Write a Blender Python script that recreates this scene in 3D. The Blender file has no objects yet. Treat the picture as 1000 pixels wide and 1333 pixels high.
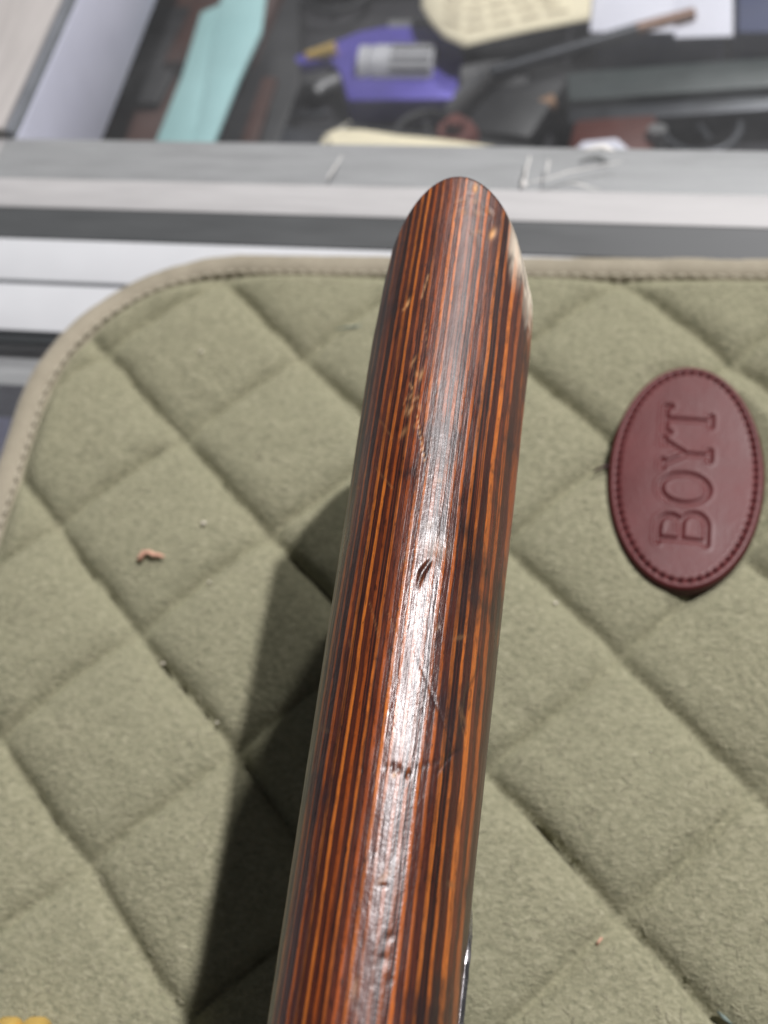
import bpy, bmesh, math, random
import numpy as np
from mathutils import Matrix, Vector, Quaternion

random.seed(7)
rng = np.random.default_rng(7)
scene = bpy.context.scene
col = scene.collection

# ------------------------------------------------------------------ camera
cam_d = bpy.data.cameras.new('camera')
cam = bpy.data.objects.new('camera', cam_d); col.objects.link(cam)
CAM = Vector((0.0, 0.0, 0.27177))
right = Vector((0.98200, 0.15033, -0.11432))
down = Vector((0.07380, -0.86264, -0.50040))
fwd = Vector((-0.17384, 0.48296, -0.85821))
M3 = Matrix((right, -down, -fwd)).transposed()
cam.matrix_world = Matrix.Translation(CAM) @ M3.to_4x4()
cam_d.sensor_fit = 'VERTICAL'
cam_d.sensor_height = 24.0
cam_d.sensor_width = 18.0
cam_d.lens = 24.0 * 1450.0 / 1333.0
cam_d.clip_start = 0.01
cam_d.clip_end = 50.0
cam_d.dof.use_dof = True
cam_d.dof.focus_distance = 0.191
cam_d.dof.aperture_fstop = 9.5
scene.camera = cam

# ------------------------------------------------------------------ room light
world = bpy.data.worlds.new('World'); scene.world = world
world.use_nodes = True
bg = world.node_tree.nodes['Background']
bg.inputs[0].default_value = (0.93, 0.95, 1.0, 1)
bg.inputs[1].default_value = 0.068

def area_lamp(name, direction, dist, size, power, color):
    d = bpy.data.lights.new(name, 'AREA')
    d.shape = 'DISK'; d.size = size; d.energy = power; d.color = color
    o = bpy.data.objects.new(name, d); col.objects.link(o)
    v = Vector(direction).normalized()
    o.location = Vector((-0.04, 0.13, 0.05)) + v * dist
    o.rotation_euler = v.to_track_quat('Z', 'Y').to_euler()
    return o
area_lamp('ceiling_lamp', (0.355, 0.30, 0.875), 2.3, 0.075, 70, (1.0, 0.955, 0.96))
area_lamp('ceiling_lamp', (0.275, 0.78, 0.737), 2.6, 0.085, 25, (1.0, 0.97, 0.94))

scene.view_settings.view_transform = 'Standard'
scene.view_settings.look = 'None'
scene.view_settings.exposure = 0.0
scene.view_settings.gamma = 1.0
scene.render.engine = 'CYCLES'
scene.render.resolution_x = 768
scene.render.resolution_y = 1024

# ------------------------------------------------------------------ helpers
def srgb(r, g, b):
    f = lambda c: (c/255/12.92) if c/255 <= 0.04045 else ((c/255+0.055)/1.055)**2.4
    return (f(r), f(g), f(b), 1.0)

def new_mat(name):
    m = bpy.data.materials.new(name); m.use_nodes = True
    nt = m.node_tree
    return m, nt, nt.nodes['Principled BSDF'], nt.nodes['Material Output']

class NB:
    """small node builder"""
    def __init__(self, nt): self.nt = nt
    def n(self, t, **kw):
        x = self.nt.nodes.new(t)
        for k, v in kw.items(): setattr(x, k, v)
        return x
    def link(self, a, b): self.nt.links.new(a, b)
    def put(self, sock, v):
        if isinstance(v, bpy.types.NodeSocket): self.link(v, sock)
        else: sock.default_value = v
    def math(self, op, a, b=0.0, c=None):
        x = self.n('ShaderNodeMath', operation=op)
        self.put(x.inputs[0], a); self.put(x.inputs[1], b)
        if c is not None: self.put(x.inputs[2], c)
        return x.outputs[0]
    def mix(self, fac, a, b, blend='MIX'):
        x = self.n('ShaderNodeMix', data_type='RGBA', blend_type=blend)
        self.put(x.inputs[0], fac); self.put(x.inputs[6], a); self.put(x.inputs[7], b)
        return x.outputs[2]
    def noise(self, vec, scale, detail=3, rough=0.5, dist=0.0):
        x = self.n('ShaderNodeTexNoise')
        if vec is not None: self.link(vec, x.inputs['Vector'])
        x.inputs['Scale'].default_value = scale; x.inputs['Detail'].default_value = detail
        x.inputs['Roughness'].default_value = rough; x.inputs['Distortion'].default_value = dist
        return x.outputs['Fac']
    def ramp(self, fac, stops, interp='LINEAR'):
        x = self.n('ShaderNodeValToRGB'); x.color_ramp.interpolation = interp
        el = x.color_ramp.elements
        while len(el) < len(stops): el.new(0.5)
        for e, (p, c) in zip(el, stops):
            e.position = p; e.color = c if len(c) == 4 else (*c, 1)
        self.link(fac, x.inputs[0]); return x.outputs[0]
    def maprange(self, v, a, b, c=0.0, d=1.0):
        x = self.n('ShaderNodeMapRange')
        self.put(x.inputs[0], v)
        for i, q in enumerate((a, b, c, d)): x.inputs[i+1].default_value = q
        return x.outputs[0]
    def mapping(self, vec, scale=(1, 1, 1), rot=(0, 0, 0)):
        x = self.n('ShaderNodeMapping'); self.link(vec, x.inputs[0])
        x.inputs['Scale'].default_value = scale; x.inputs['Rotation'].default_value = rot
        return x.outputs[0]
    def bump(self, h, strength, dist, normal=None):
        x = self.n('ShaderNodeBump'); x.inputs['Strength'].default_value = strength
        x.inputs['Distance'].default_value = dist
        self.link(h, x.inputs['Height'])
        if normal is not None: self.link(normal, x.inputs['Normal'])
        return x.outputs[0]
    def obj(self):
        return self.n('ShaderNodeTexCoord').outputs['Object']

def simple(name, rgb, rough=0.5, metal=0.0, nscale=60.0, var=0.12, bump=0.0, coat=0.0, stretch=(1, 1, 1)):
    m, nt, b, out = new_mat(name); B = NB(nt)
    v = B.mapping(B.obj(), stretch)
    n = B.noise(v, nscale, 5, 0.6)
    c = srgb(*rgb)
    lo = tuple(x*(1-var) for x in c[:3]) + (1,); hi = tuple(min(1, x*(1+var)) for x in c[:3]) + (1,)
    B.link(B.ramp(n, [(0.3, lo), (0.7, hi)]), b.inputs['Base Color'])
    B.link(B.maprange(n, 0.25, 0.75, max(0.03, rough-0.08), min(1, rough+0.08)), b.inputs['Roughness'])
    b.inputs['Metallic'].default_value = metal
    b.inputs['Coat Weight'].default_value = coat
    if bump:
        n2 = B.noise(v, nscale*6, 4, 0.6)
        B.link(B.bump(n2, 0.6, bump), b.inputs['Normal'])
    return m

def link_obj(name, me, mat=None, parent=None, smooth=True):
    o = bpy.data.objects.new(name, me); col.objects.link(o)
    if mat is not None and not me.materials: me.materials.append(mat)
    if parent is not None: o.parent = parent
    if smooth and len(me.polygons): me.polygons.foreach_set('use_smooth', [True]*len(me.polygons))
    return o

def tag(o, label, cat, group=None):
    o['label'] = label; o['category'] = cat
    if group: o['group'] = group
    return o

def empty(name, loc=(0, 0, 0), rz=0.0):
    o = bpy.data.objects.new(name, None); col.objects.link(o)
    o.empty_display_size = 0.01
    o.location = loc; o.rotation_euler = (0, 0, rz)
    return o

def mesh_np(name, verts, quads):
    me = bpy.data.meshes.new(name)
    verts = np.asarray(verts, dtype=np.float32); quads = np.asarray(quads, dtype=np.int32)
    me.vertices.add(len(verts)); me.vertices.foreach_set('co', verts.ravel())
    me.loops.add(quads.size); me.loops.foreach_set('vertex_index', quads.ravel())
    me.polygons.add(len(quads))
    me.polygons.foreach_set('loop_start', np.arange(0, quads.size, quads.shape[1], dtype=np.int32))
    me.polygons.foreach_set('loop_total', np.full(len(quads), quads.shape[1], dtype=np.int32))
    me.update(calc_edges=True); me.validate()
    return me

def grid_quads(ny, nx, wrap=False):
    j = np.arange(ny-1)[:, None]; i = np.arange(nx if wrap else nx-1)[None, :]
    i2 = (i+1) % nx
    a = j*nx+i; b = j*nx+i2; c = (j+1)*nx+i2; d = (j+1)*nx+i
    return np.stack([a+0*b, b, c, d], -1).reshape(-1, 4)

def bm_mesh(name, bm):
    me = bpy.data.meshes.new(name); bm.to_mesh(me); bm.free(); return me

def box_bm(x0, x1, y0, y1, z0, z1, bevel=0.0, seg=2, bm=None):
    own = bm is None
    bm = bm or bmesh.new()
    r = bmesh.ops.create_cube(bm, size=1.0)
    vs = r['verts']
    for v in vs:
        v.co.x = (x0+x1)/2+v.co.x*(x1-x0); v.co.y = (y0+y1)/2+v.co.y*(y1-y0); v.co.z = (z0+z1)/2+v.co.z*(z1-z0)
    if bevel:
        es = list({e for v in vs for e in v.link_edges})
        bmesh.ops.bevel(bm, geom=es, offset=bevel, segments=seg, profile=0.5, affect='EDGES')
    return bm

def shade_auto(o):
    me = o.data
    me.polygons.foreach_set('use_smooth', [True]*len(me.polygons))
    me.set_sharp_from_angle(angle=math.radians(40))

def box(name, x0, x1, y0, y1, z0, z1, mat, parent=None, bevel=0.0005):
    o = link_obj(name, bm_mesh(name, box_bm(x0, x1, y0, y1, z0, z1, bevel)), mat, parent)
    shade_auto(o); return o

def prism(name, pts, z0, z1, mat, parent=None, bevel=0.001, holes=None):
    """closed outline extruded upwards with rounded edges"""
    bm = bmesh.new()
    vs = [bm.verts.new((x, y, z0)) for x, y in pts]
    f = bm.faces.new(vs)
    r = bmesh.ops.extrude_face_region(bm, geom=[f])
    for v in r['geom']:
        if isinstance(v, bmesh.types.BMVert): v.co.z = z1
    bmesh.ops.recalc_face_normals(bm, faces=bm.faces)
    if bevel:
        bmesh.ops.bevel(bm, geom=list(bm.edges), offset=bevel, segments=2, profile=0.5, affect='EDGES')
    o = link_obj(name, bm_mesh(name, bm), mat, parent); shade_auto(o); return o

def tube_mesh(name, pts, rad, seg=10, caps=True):
    """round tube along pts; rad a number or a list"""
    P = [Vector(p) for p in pts]; n = len(P)
    R = [rad]*n if isinstance(rad, (int, float)) else rad
    verts = []; up = Vector((0, 0, 1))
    for i, p in enumerate(P):
        t = (P[min(i+1, n-1)]-P[max(i-1, 0)]).normalized()
        a = t.cross(up)
        if a.length < 1e-4: a = t.cross(Vector((1, 0, 0)))
        a.normalize(); b = a.cross(t).normalized()
        for k in range(seg):
            th = 2*math.pi*k/seg
            verts.append(p+a*(R[i]*math.cos(th))+b*(R[i]*math.sin(th)))
    faces = []
    for i in range(n-1):
        for k in range(seg):
            k2 = (k+1) % seg
            faces.append((i*seg+k, i*seg+k2, (i+1)*seg+k2, (i+1)*seg+k))
    if caps:
        faces.append(tuple(range(seg-1, -1, -1))); faces.append(tuple((n-1)*seg+k for k in range(seg)))
    me = bpy.data.meshes.new(name); me.from_pydata([tuple(v) for v in verts], [], faces); me.update()
    return me

def tube(name, pts, rad, mat, parent=None, seg=14):
    o = link_obj(name, tube_mesh(name, pts, rad, seg), mat, parent); shade_auto(o); return o

_NT = {}
def vnoise(x, y, seed=0):
    """smooth value noise, numpy"""
    if seed not in _NT: _NT[seed] = np.random.default_rng(seed).random((256, 256))
    T = _NT[seed]
    xi = np.floor(x).astype(int); yi = np.floor(y).astype(int)
    fx = x-xi; fy = y-yi; fx = fx*fx*(3-2*fx); fy = fy*fy*(3-2*fy)
    g = lambda a, b: T[a % 256, b % 256]
    return (g(xi, yi)*(1-fx)+g(xi+1, yi)*fx)*(1-fy)+(g(xi, yi+1)*(1-fx)+g(xi+1, yi+1)*fx)*fy - 0.5

# ------------------------------------------------------------------ materials
def mat_fleece():
    m, nt, b, out = new_mat('olive_fleece'); B = NB(nt)
    v = B.obj()
    fine = B.noise(v, 1500, 3, 0.65)
    mid = B.noise(B.mapping(v, (1, 1.7, 1), (0, 0, 0.6)), 560, 4, 0.65, 0.6)
    big = B.noise(v, 26, 3, 0.55)
    c = B.ramp(mid, [(0.30, srgb(108, 109, 89)), (0.52, srgb(143, 141, 117)), (0.72, srgb(164, 161, 138))])
    c = B.mix(B.maprange(big, 0.35, 0.7, 0, 0.35), c, srgb(142, 142, 118))
    c = B.mix(B.maprange(fine, 0.5, 0.75, 0, 0.30), c, srgb(112, 106, 82))
    B.link(c, b.inputs['Base Color'])
    b.inputs['Roughness'].default_value = 0.95
    b.inputs['Specular IOR Level'].default_value = 0.1
    b.inputs['Sheen Weight'].default_value = 0.35
    b.inputs['Sheen Roughness'].default_value = 0.6
    b.inputs['Sheen Tint'].default_value = srgb(200, 200, 170)
    h = B.math('ADD', B.math('MULTIPLY', mid, 1.0), B.math('MULTIPLY', fine, 0.5))
    B.link(B.bump(h, 0.75, 0.0012), b.inputs['Normal'])
    return m

def mat_binding():
    m, nt, b, out = new_mat('taupe_binding_tape'); B = NB(nt)
    v = B.obj()
    w1 = B.noise(v, 1100, 2, 0.6); w2 = B.noise(v, 60, 4, 0.6)
    c = B.ramp(w2, [(0.3, srgb(138, 132, 114)), (0.7, srgb(158, 151, 133))])
    c = B.mix(B.maprange(w1, 0.4, 0.7, 0, 0.35), c, srgb(120, 110, 94))
    B.link(c, b.inputs['Base Color'])
    b.inputs['Roughness'].default_value = 0.8
    b.inputs['Sheen Weight'].default_value = 0.2
    B.link(B.bump(w1, 0.5, 0.0005), b.inputs['Normal'])
    return m

def mat_leather():
    m, nt, b, out = new_mat('oxblood_leather'); B = NB(nt)
    v = B.obj()
    n = B.noise(v, 90, 5, 0.6); g = B.noise(v, 1400, 3, 0.6)
    c = B.ramp(n, [(0.3, srgb(80, 31, 32)), (0.6, srgb(90, 38, 39)), (0.75, srgb(96, 43, 44))])
    a = B.n('ShaderNodeAttribute', attribute_name='edge').outputs['Fac']
    c = B.mix(a, c, srgb(62, 22, 22))
    B.link(c, b.inputs['Base Color'])
    B.link(B.maprange(n, 0.3, 0.7, 0.38, 0.52), b.inputs['Roughness'])
    b.inputs['Coat Weight'].default_value = 0.08
    b.inputs['Coat Roughness'].default_value = 0.25
    b.inputs['Specular IOR Level'].default_value = 0.3
    B.link(B.bump(g, 0.25, 0.0003), b.inputs['Normal'])
    return m

def mat_wood():
    m, nt, b, out = new_mat('laminated_walnut'); B = NB(nt)
    v = B.obj()
    sep = B.n('ShaderNodeSeparateXYZ'); B.link(v, sep.inputs[0])
    X, Y, Z = sep.outputs
    # glue lines wander a little along the stock
    wv = B.noise(B.mapping(v, (14, 9, 14)), 1.0, 2, 0.5)
    wf = B.noise(B.mapping(v, (160, 45, 160)), 1.0, 3, 0.6)
    t = B.math('ADD', B.math('MULTIPLY', X, 660.0), B.math('MULTIPLY', Z, 18.0))
    t = B.math('ADD', t, B.math('MULTIPLY', Y, -1.2))
    t = B.math('ADD', t, B.math('MULTIPLY', wv, 1.1))
    t = B.math('ADD', t, B.math('MULTIPLY', wf, 0.45))
    t = B.math('ADD', t, 40.0)
    idx = B.math('FLOOR', t); fr = B.math('FRACT', t)
    def white(off):
        w = B.n('ShaderNodeTexWhiteNoise', noise_dimensions='1D')
        B.link(B.math('ADD', idx, off), w.inputs['W']); return w.outputs['Value']
    r1, r2, r3 = white(0.37), white(11.3), white(27.9)
    # bright ply
    wd = B.math('ADD', 0.26, B.math('MULTIPLY', r1, 0.20))
    def smooth_edge(x, e0, e1):
        mr = B.n('ShaderNodeMapRange', interpolation_type='SMOOTHSTEP')
        B.put(mr.inputs[0], x); B.put(mr.inputs[1], e0); B.put(mr.inputs[2], e1)
        return mr.outputs[0]
    e_in = smooth_edge(fr, 0.0, 0.07)
    e_out = smooth_edge(fr, wd, B.math('ADD', wd, 0.09))
    bright = B.math('MULTIPLY', e_in, B.math('SUBTRACT', 1.0, e_out))
    fib = B.noise(B.mapping(v, (2300, 210, 2300)), 1.0, 5, 0.78)
    pore = B.noise(B.mapping(v, (2600, 420, 2600)), 1.0, 3, 0.6)
    fig = B.noise(B.mapping(v, (420, 38, 420)), 1.0, 3, 0.6)
    oc = B.mix(r2, srgb(166, 80, 24), srgb(206, 118, 42))
    oc = B.mix(B.maprange(fib, 0.40, 0.70, 0, 0.7), oc, srgb(110, 48, 22))
    # dark plies, the middle one with a thin reddish line
    dk = B.mix(r3, srgb(36, 17, 15), srgb(88, 40, 25))
    dk = B.mix(B.maprange(fib, 0.4, 0.7, 0, 0.7), dk, srgb(22, 13, 15))
    second = B.math('MULTIPLY', smooth_edge(fr, 0.60, 0.64), B.math('SUBTRACT', 1.0, smooth_edge(fr, 0.70, 0.78)))
    second = B.math('MULTIPLY', second, B.maprange(r1, 0.35, 0.8, 0.1, 0.9))
    dk = B.mix(second, dk, srgb(100, 46, 28))
    amt = B.math('MULTIPLY', bright, B.maprange(fig, 0.32, 0.60, 0.25, 1.0))
    amt = B.math('MULTIPLY', amt, B.maprange(r3, 0.0, 1.0, 0.70, 1.0))
    c = B.mix(amt, dk, oc)
    c = B.mix(B.maprange(pore, 0.58, 0.70, 0, 0.75), c, srgb(20, 11, 11))
    cloud = B.noise(B.mapping(v, (260, 110, 260)), 1.0, 5, 0.7)
    c = B.mix(B.maprange(cloud, 0.57, 0.72, 0, 0.5), c, srgb(34, 20, 24))
    thin = B.noise(B.mapping(v, (2100, 7, 500)), 1.0, 3, 0.7)
    c = B.mix(B.maprange(thin, 0.55, 0.68, 0, 0.75), c, srgb(26, 14, 15))
    c = B.mix(B.maprange(thin, 0.42, 0.30, 0, 0.45), c, srgb(150, 72, 30))
    # hand grime and ink-dark stains, bare chips
    st = B.noise(B.mapping(v, (75, 42, 75)), 1.0, 5, 0.65)
    c = B.mix(B.maprange(st, 0.55, 0.66, 0, 0.8), c, srgb(30, 20, 24))
    at = B.n('ShaderNodeAttribute', attribute_name='wear').outputs['Color']
    sp = B.n('ShaderNodeSeparateColor'); B.link(at, sp.inputs[0])
    c = B.mix(sp.outputs[0], c, srgb(206, 154, 98))
    c = B.mix(sp.outputs[2], c, srgb(240, 228, 206))  # facet colour: worn wood with the lamp's bright reflection included
    c = B.mix(sp.outputs[1], c, srgb(18, 12, 14))
    B.link(c, b.inputs['Base Color'])
    sm = B.noise(B.mapping(v, (120, 60, 120)), 1.0, 5, 0.6)
    scr = B.noise(B.mapping(v, (900, 90, 900), (0, 0, 0.25)), 1.0, 4, 0.7)
    ro = B.math('ADD', B.maprange(sm, 0.3, 0.7, 0.24, 0.37), B.maprange(scr, 0.45, 0.75, 0.0, 0.10))
    ro = B.math('ADD', ro, B.math('MULTIPLY', sp.outputs[0], 0.3))
    ro = B.math('ADD', ro, B.maprange(Y, -0.050, -0.018, 0.0, 0.20))   # varnish rubbed dull at the tip
    B.link(ro, b.inputs['Roughness'])
    b.inputs['Specular IOR Level'].default_value = 0.75
    b.inputs['Coat Weight'].default_value = 0.12
    b.inputs['Coat Roughness'].default_value = 0.30
    h1 = B.noise(B.mapping(v, (1800, 120, 1800)), 1.0, 4, 0.65)
    h2 = B.noise(B.mapping(v, (210, 95, 210)), 1.0, 4, 0.6)
    hh = B.math('ADD', B.math('MULTIPLY', h1, 0.45), h2)
    h3 = B.noise(v, 1700, 3, 0.6)
    hh = B.math('ADD', hh, B.math('MULTIPLY', h3, 0.16))
    hh = B.math('ADD', hh, B.math('MULTIPLY', bright, 0.10))
    B.link(B.bump(hh, 0.27, 0.0010), b.inputs['Normal'])
    return m

def mat_glass():
    m, nt, b, out = new_mat('counter_glass'); B = NB(nt)
    nt.nodes.remove(b)
    tr = B.n('ShaderNodeBsdfTransparent'); tr.inputs[0].default_value = (0.935, 0.945, 0.947, 1)
    gl = B.n('ShaderNodeBsdfGlossy'); gl.inputs['Roughness'].default_value = 0.03
    df = B.n('ShaderNodeBsdfDiffuse'); df.inputs[0].default_value = (0.8, 0.82, 0.84, 1)
    fc = B.n('ShaderNodeLayerWeight'); fc.inputs['Blend'].default_value = 0.5
    frs = B.math('ADD', 0.035, B.math('MULTIPLY', 0.9, B.math('POWER', fc.outputs['Facing'], 5.0)))
    mx = B.n('ShaderNodeMixShader')
    B.link(frs, mx.inputs[0]); B.link(tr.outputs[0], mx.inputs[1]); B.link(gl.outputs[0], mx.inputs[2])
    v = B.obj()
    dust_haze = B.noise(v, 18, 5, 0.65)
    mx2 = B.n('ShaderNodeMixShader')
    B.link(B.maprange(dust_haze, 0.35, 0.75, 0.012, 0.040), mx2.inputs[0])  # pale diffuse film: dust, with the greyish reflection haze coloured in
    B.link(mx.outputs[0], mx2.inputs[1]); B.link(df.outputs[0], mx2.inputs[2])
    B.link(mx2.outputs[0], out.inputs['Surface'])
    return m

FLEECE = mat_fleece(); BIND = mat_binding(); LEATHER = mat_leather(); WOOD = mat_wood(); GLASS = mat_glass()
ALU = simple('anodised_aluminium', (174, 174, 174), 0.62, 0.1, 40, 0.08, 0.00008, stretch=(1, 12, 12))
ALU_WARM = simple('aged_aluminium', (168, 165, 162), 0.6, 0.1, 30, 0.08, 0.0001, stretch=(12, 1, 12))
SHADE_GREY = simple('shaded_gap_grey', (90, 93, 94), 0.5, 0.2, 35, 0.08, stretch=(1, 10, 10))  # shade of the gap before the rail put into the colour
ALU_GREY = simple('dull_aluminium', (168, 168, 168), 0.55, 0.15, 35, 0.12, 0.0001, stretch=(1, 10, 10))
WHITE_TRIM = simple('white_painted_trim', (192, 195, 198), 0.45, 0.0, 25, 0.04)
DARK_RUBBER = simple('dark_gasket', (44, 48, 50), 0.7, 0.0, 80, 0.15)
FELT = simple('charcoal_felt', (46, 45, 48), 0.95, 0.0, 70, 0.3, 0.0006)
LAV = simple('pale_lavender_board', (226, 226, 244), 0.6, 0.0, 30, 0.05)
THREAD_TAN = simple('tan_thread', (172, 166, 148), 0.8, 0, 900, 0.2)
THREAD_DARK = simple('dark_brown_thread', (48, 20, 22), 0.75, 0, 900, 0.2)
STEEL = simple('bright_worn_steel', (196, 194, 196), 0.28, 1.0, 300, 0.2, 0.0001)
GUNMETAL = simple('blued_gunmetal', (62, 64, 68), 0.4, 0.5, 60, 0.25)
GREYMETAL = simple('grey_steel', (122, 122, 122), 0.45, 0.3, 60, 0.15)
PURPLE = simple('purple_anodised_frame', (92, 82, 172), 0.4, 0.25, 50, 0.12)
SILVER = simple('polished_silver_steel', (214, 214, 218), 0.35, 0.3, 60, 0.08)
CREAM = simple('cream_card', (243, 232, 200), 0.8, 0, 80, 0.05)
WHITECARD = simple('white_card', (225, 225, 236), 0.7, 0, 40, 0.04)
INK = simple('brown_ink', (150, 134, 108), 0.8, 0, 200, 0.2)
CYAN = simple('pale_cyan_card', (160, 200, 200), 0.6, 0, 30, 0.05)
NAVY = simple('navy_card', (62, 70, 104), 0.6, 0, 30, 0.1)
BROWN = simple('dark_brown_leather', (64, 38, 30), 0.55, 0, 60, 0.3, 0.0004)
BLACKPL = simple('black_polymer', (26, 26, 28), 0.55, 0, 70, 0.25, 0.0003)
GRIPWOOD = simple('red_brown_grip_wood', (84, 42, 34), 0.45, 0, 40, 0.3, stretch=(1, 6, 1))
GREYGREEN = simple('grey_green_polymer', (56, 64, 63), 0.5, 0.1, 50, 0.2)
BRASS = simple('polished_brass', (232, 196, 112), 0.3, 0.55, 120, 0.1)
CHIP = simple('fresh_wood_chip', (200, 156, 134), 0.8, 0, 500, 0.15)
LINT = simple('white_lint', (222, 216, 200), 0.9, 0, 500, 0.1)
BLUETHREAD = simple('blue_thread', (112, 126, 120), 0.8, 0, 500, 0.1)
REDBITS = simple('rust_red_plastic', (96, 46, 38), 0.5, 0, 60, 0.2)

# ------------------------------------------------------------------ near display counter (the mat lies on it)
near = empty('display_counter', (0.03, 0.0, -0.30))
tag(near, 'glass topped counter with white painted rear rails under the olive quilted mat', 'counter')
def nbox(name, x0, x1, y0, y1, z0, z1, mat, bevel=0.0006):
    o = box(name, x0-0.03, x1-0.03, y0, y1, z0+0.30, z1+0.30, mat, near, bevel); return o
nbox('glass_top', -0.60, 0.60, -0.40, 0.2085, -0.0095, -0.0035, GLASS, 0.0008)
nbox('rear_rail', -0.60, 0.60, 0.2335, 0.2525, -0.030, -0.0008, WHITE_TRIM, 0.0008)
nbox('rear_rail', -0.60, 0.60, 0.2125, 0.2328, -0.030, -0.0016, WHITE_TRIM, 0.0010)
nbox('gasket', -0.60, 0.60, 0.2088, 0.2122, -0.030, -0.0034, DARK_RUBBER, 0.0004)
nbox('glass_support', -0.60, 0.60, 0.196, 0.2085, -0.030, -0.0098, ALU_GREY, 0.0006)
nbox('shelf', -0.60, 0.60, -0.40, 0.2085, -0.30, -0.285, FELT, 0.001)
for x0, x1 in ((-0.60, -0.595), (0.595, 0.60)):
    nbox('side_panel', x0, x1, -0.40, 0.195, -0.284, -0.0098, LAV, 0.0006)
nbox('front_panel', -0.594, 0.594, -0.40, -0.395, -0.284, -0.0098, LAV, 0.0006)
nbox('back_panel', -0.60, 0.60, 0.2095, 0.2525, -0.30, -0.0305, LAV, 0.0006)

# ------------------------------------------------------------------ rear display case
rear = empty('display_case', (0.0, 0.55, -0.16))
tag(rear, 'aluminium framed glass display case behind the mat with handguns inside', 'display case')
def rbox(name, x0, x1, y0, y1, z0, z1, mat, bevel=0.0006):
    return box(name, x0, x1, y0-0.55, y1-0.55, z0+0.16, z1+0.16, mat, rear, bevel)
XL, XLI = -0.290, -0.2185
_tv = []
for x_ in (-0.60, 0.60):
    _tv += [(x_, 0.2527-0.55, 0.0), (x_, 0.2624-0.55, 0.0), (x_, 0.2624-0.55, 0.1636), (x_, 0.2527-0.55, 0.1594)]
_tm = bpy.data.meshes.new('shade_strip'); _tm.from_pydata(_tv, [], [(0, 1, 2, 3), (7, 6, 5, 4), (3, 2, 6, 7), (0, 3, 7, 4), (2, 1, 5, 6), (1, 0, 4, 5)]); _tm.update()
link_obj('shade_strip', _tm, SHADE_GREY, rear, smooth=False)  # added strip, coloured as dark as the shaded gap before the rail
rbox('front_rail', -0.60, 0.60, 0.2625, 0.2768, -0.160, 0.0040, ALU, 0.0010)
rbox('front_ledge', -0.60, 0.60, 0.2770, 0.3015, -0.020, -0.0004, ALU_GREY, 0.0005)
rbox('side_rail', XL, XLI-0.0035, 0.3017, 1.0, -0.020, 0.0042, ALU_WARM, 0.0009)
rbox('gasket', XLI-0.0034, XLI, 0.3017, 1.0, -0.018, 0.0030, simple('grey_gasket', (120, 124, 130), 0.5, 0.2), 0.0004)
rbox('glass_pane', XLI-0.0010, 0.599, 0.27685, 1.0, 0.0, 0.0036, GLASS, 0.0004)
rbox('lining_board', XLI-0.004, XLI+0.0005, 0.3020, 1.0, -0.0510, -0.0010, LAV, 0.0004)
rbox('shelf', -0.40, 0.60, 0.2772, 1.0, -0.160, -0.130, FELT, 0.001)
rbox('back_panel', -0.40, 0.60, 1.001, 1.006, -0.160, -0.0004, FELT, 0.0006)
rbox('side_panel', -0.405, -0.4005, 0.2772, 1.0, -0.160, -0.0205, FELT, 0.0006)
rbox('side_panel', 0.6005, 0.605, 0.2772, 1.0, -0.160, -0.0004, FELT, 0.0006)
rbox('side_shelf_cover', -0.405, XL-0.0005, 0.3017, 1.0, -0.020, 0.0000, ALU_WARM, 0.0006)

# dried glue smears and scuffs on the glass edge
def smear(pts, rad, label):
    P = []
    for i in range(len(pts)-1):
        for k in range(4):
            u = k/4; a, b_ = pts[i], pts[i+1]
            P.append((a[0]*(1-u)+b_[0]*u+random.uniform(-.0003, .0003), a[1]*(1-u)+b_[1]*u+random.uniform(-.0003, .0003), 0.0))
    P.append((*pts[-1], 0.0))
    n = len(P); R = [rad*(0.35+0.65*math.sin(math.pi*(i+0.6)/(n+0.4)))*random.uniform(.7, 1.2) for i in range(n)]
    me = tube_mesh('glue_smear', [(p[0]-pts[0][0], p[1]-pts[0][1], 0) for p in P], R, 8)
    me.transform(Matrix.Diagonal((1, 1, 0.25, 1)))
    o = link_obj('glue_smear', me, simple('dried_glue', (205, 204, 200), 0.6, 0, 200, 0.1))
    o.parent = rear; o.location = (pts[0][0], pts[0][1]-0.55, 0.0038+0.16)
    return o
smear([(-0.0259, 0.2928), (-0.0262, 0.2860), (-0.0266, 0.2790)], 0.0004, '')
smear([(-0.0270, 0.2815), (-0.0266, 0.2780)], 0.0010, '')
smear([(0.0047, 0.2907), (-0.0125, 0.2852), (-0.0272, 0.2791)], 0.0003, '')
smear([(-0.0906, 0.2911), (-0.0925, 0.285), (-0.0939, 0.2792)], 0.0004, '')
smear([(-0.0122, 0.2806), (-0.0021, 0.2774)], 0.0003, '')
smear([(-0.0193, 0.2911), (-0.0195, 0.2839)], 0.0003, '')
smear([(-0.0082, 0.2958), (-0.0020, 0.2978), (0.0019, 0.2960)], 0.0014, '')

# ------------------------------------------------------------------ things inside the rear case
DECK = -0.130
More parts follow.
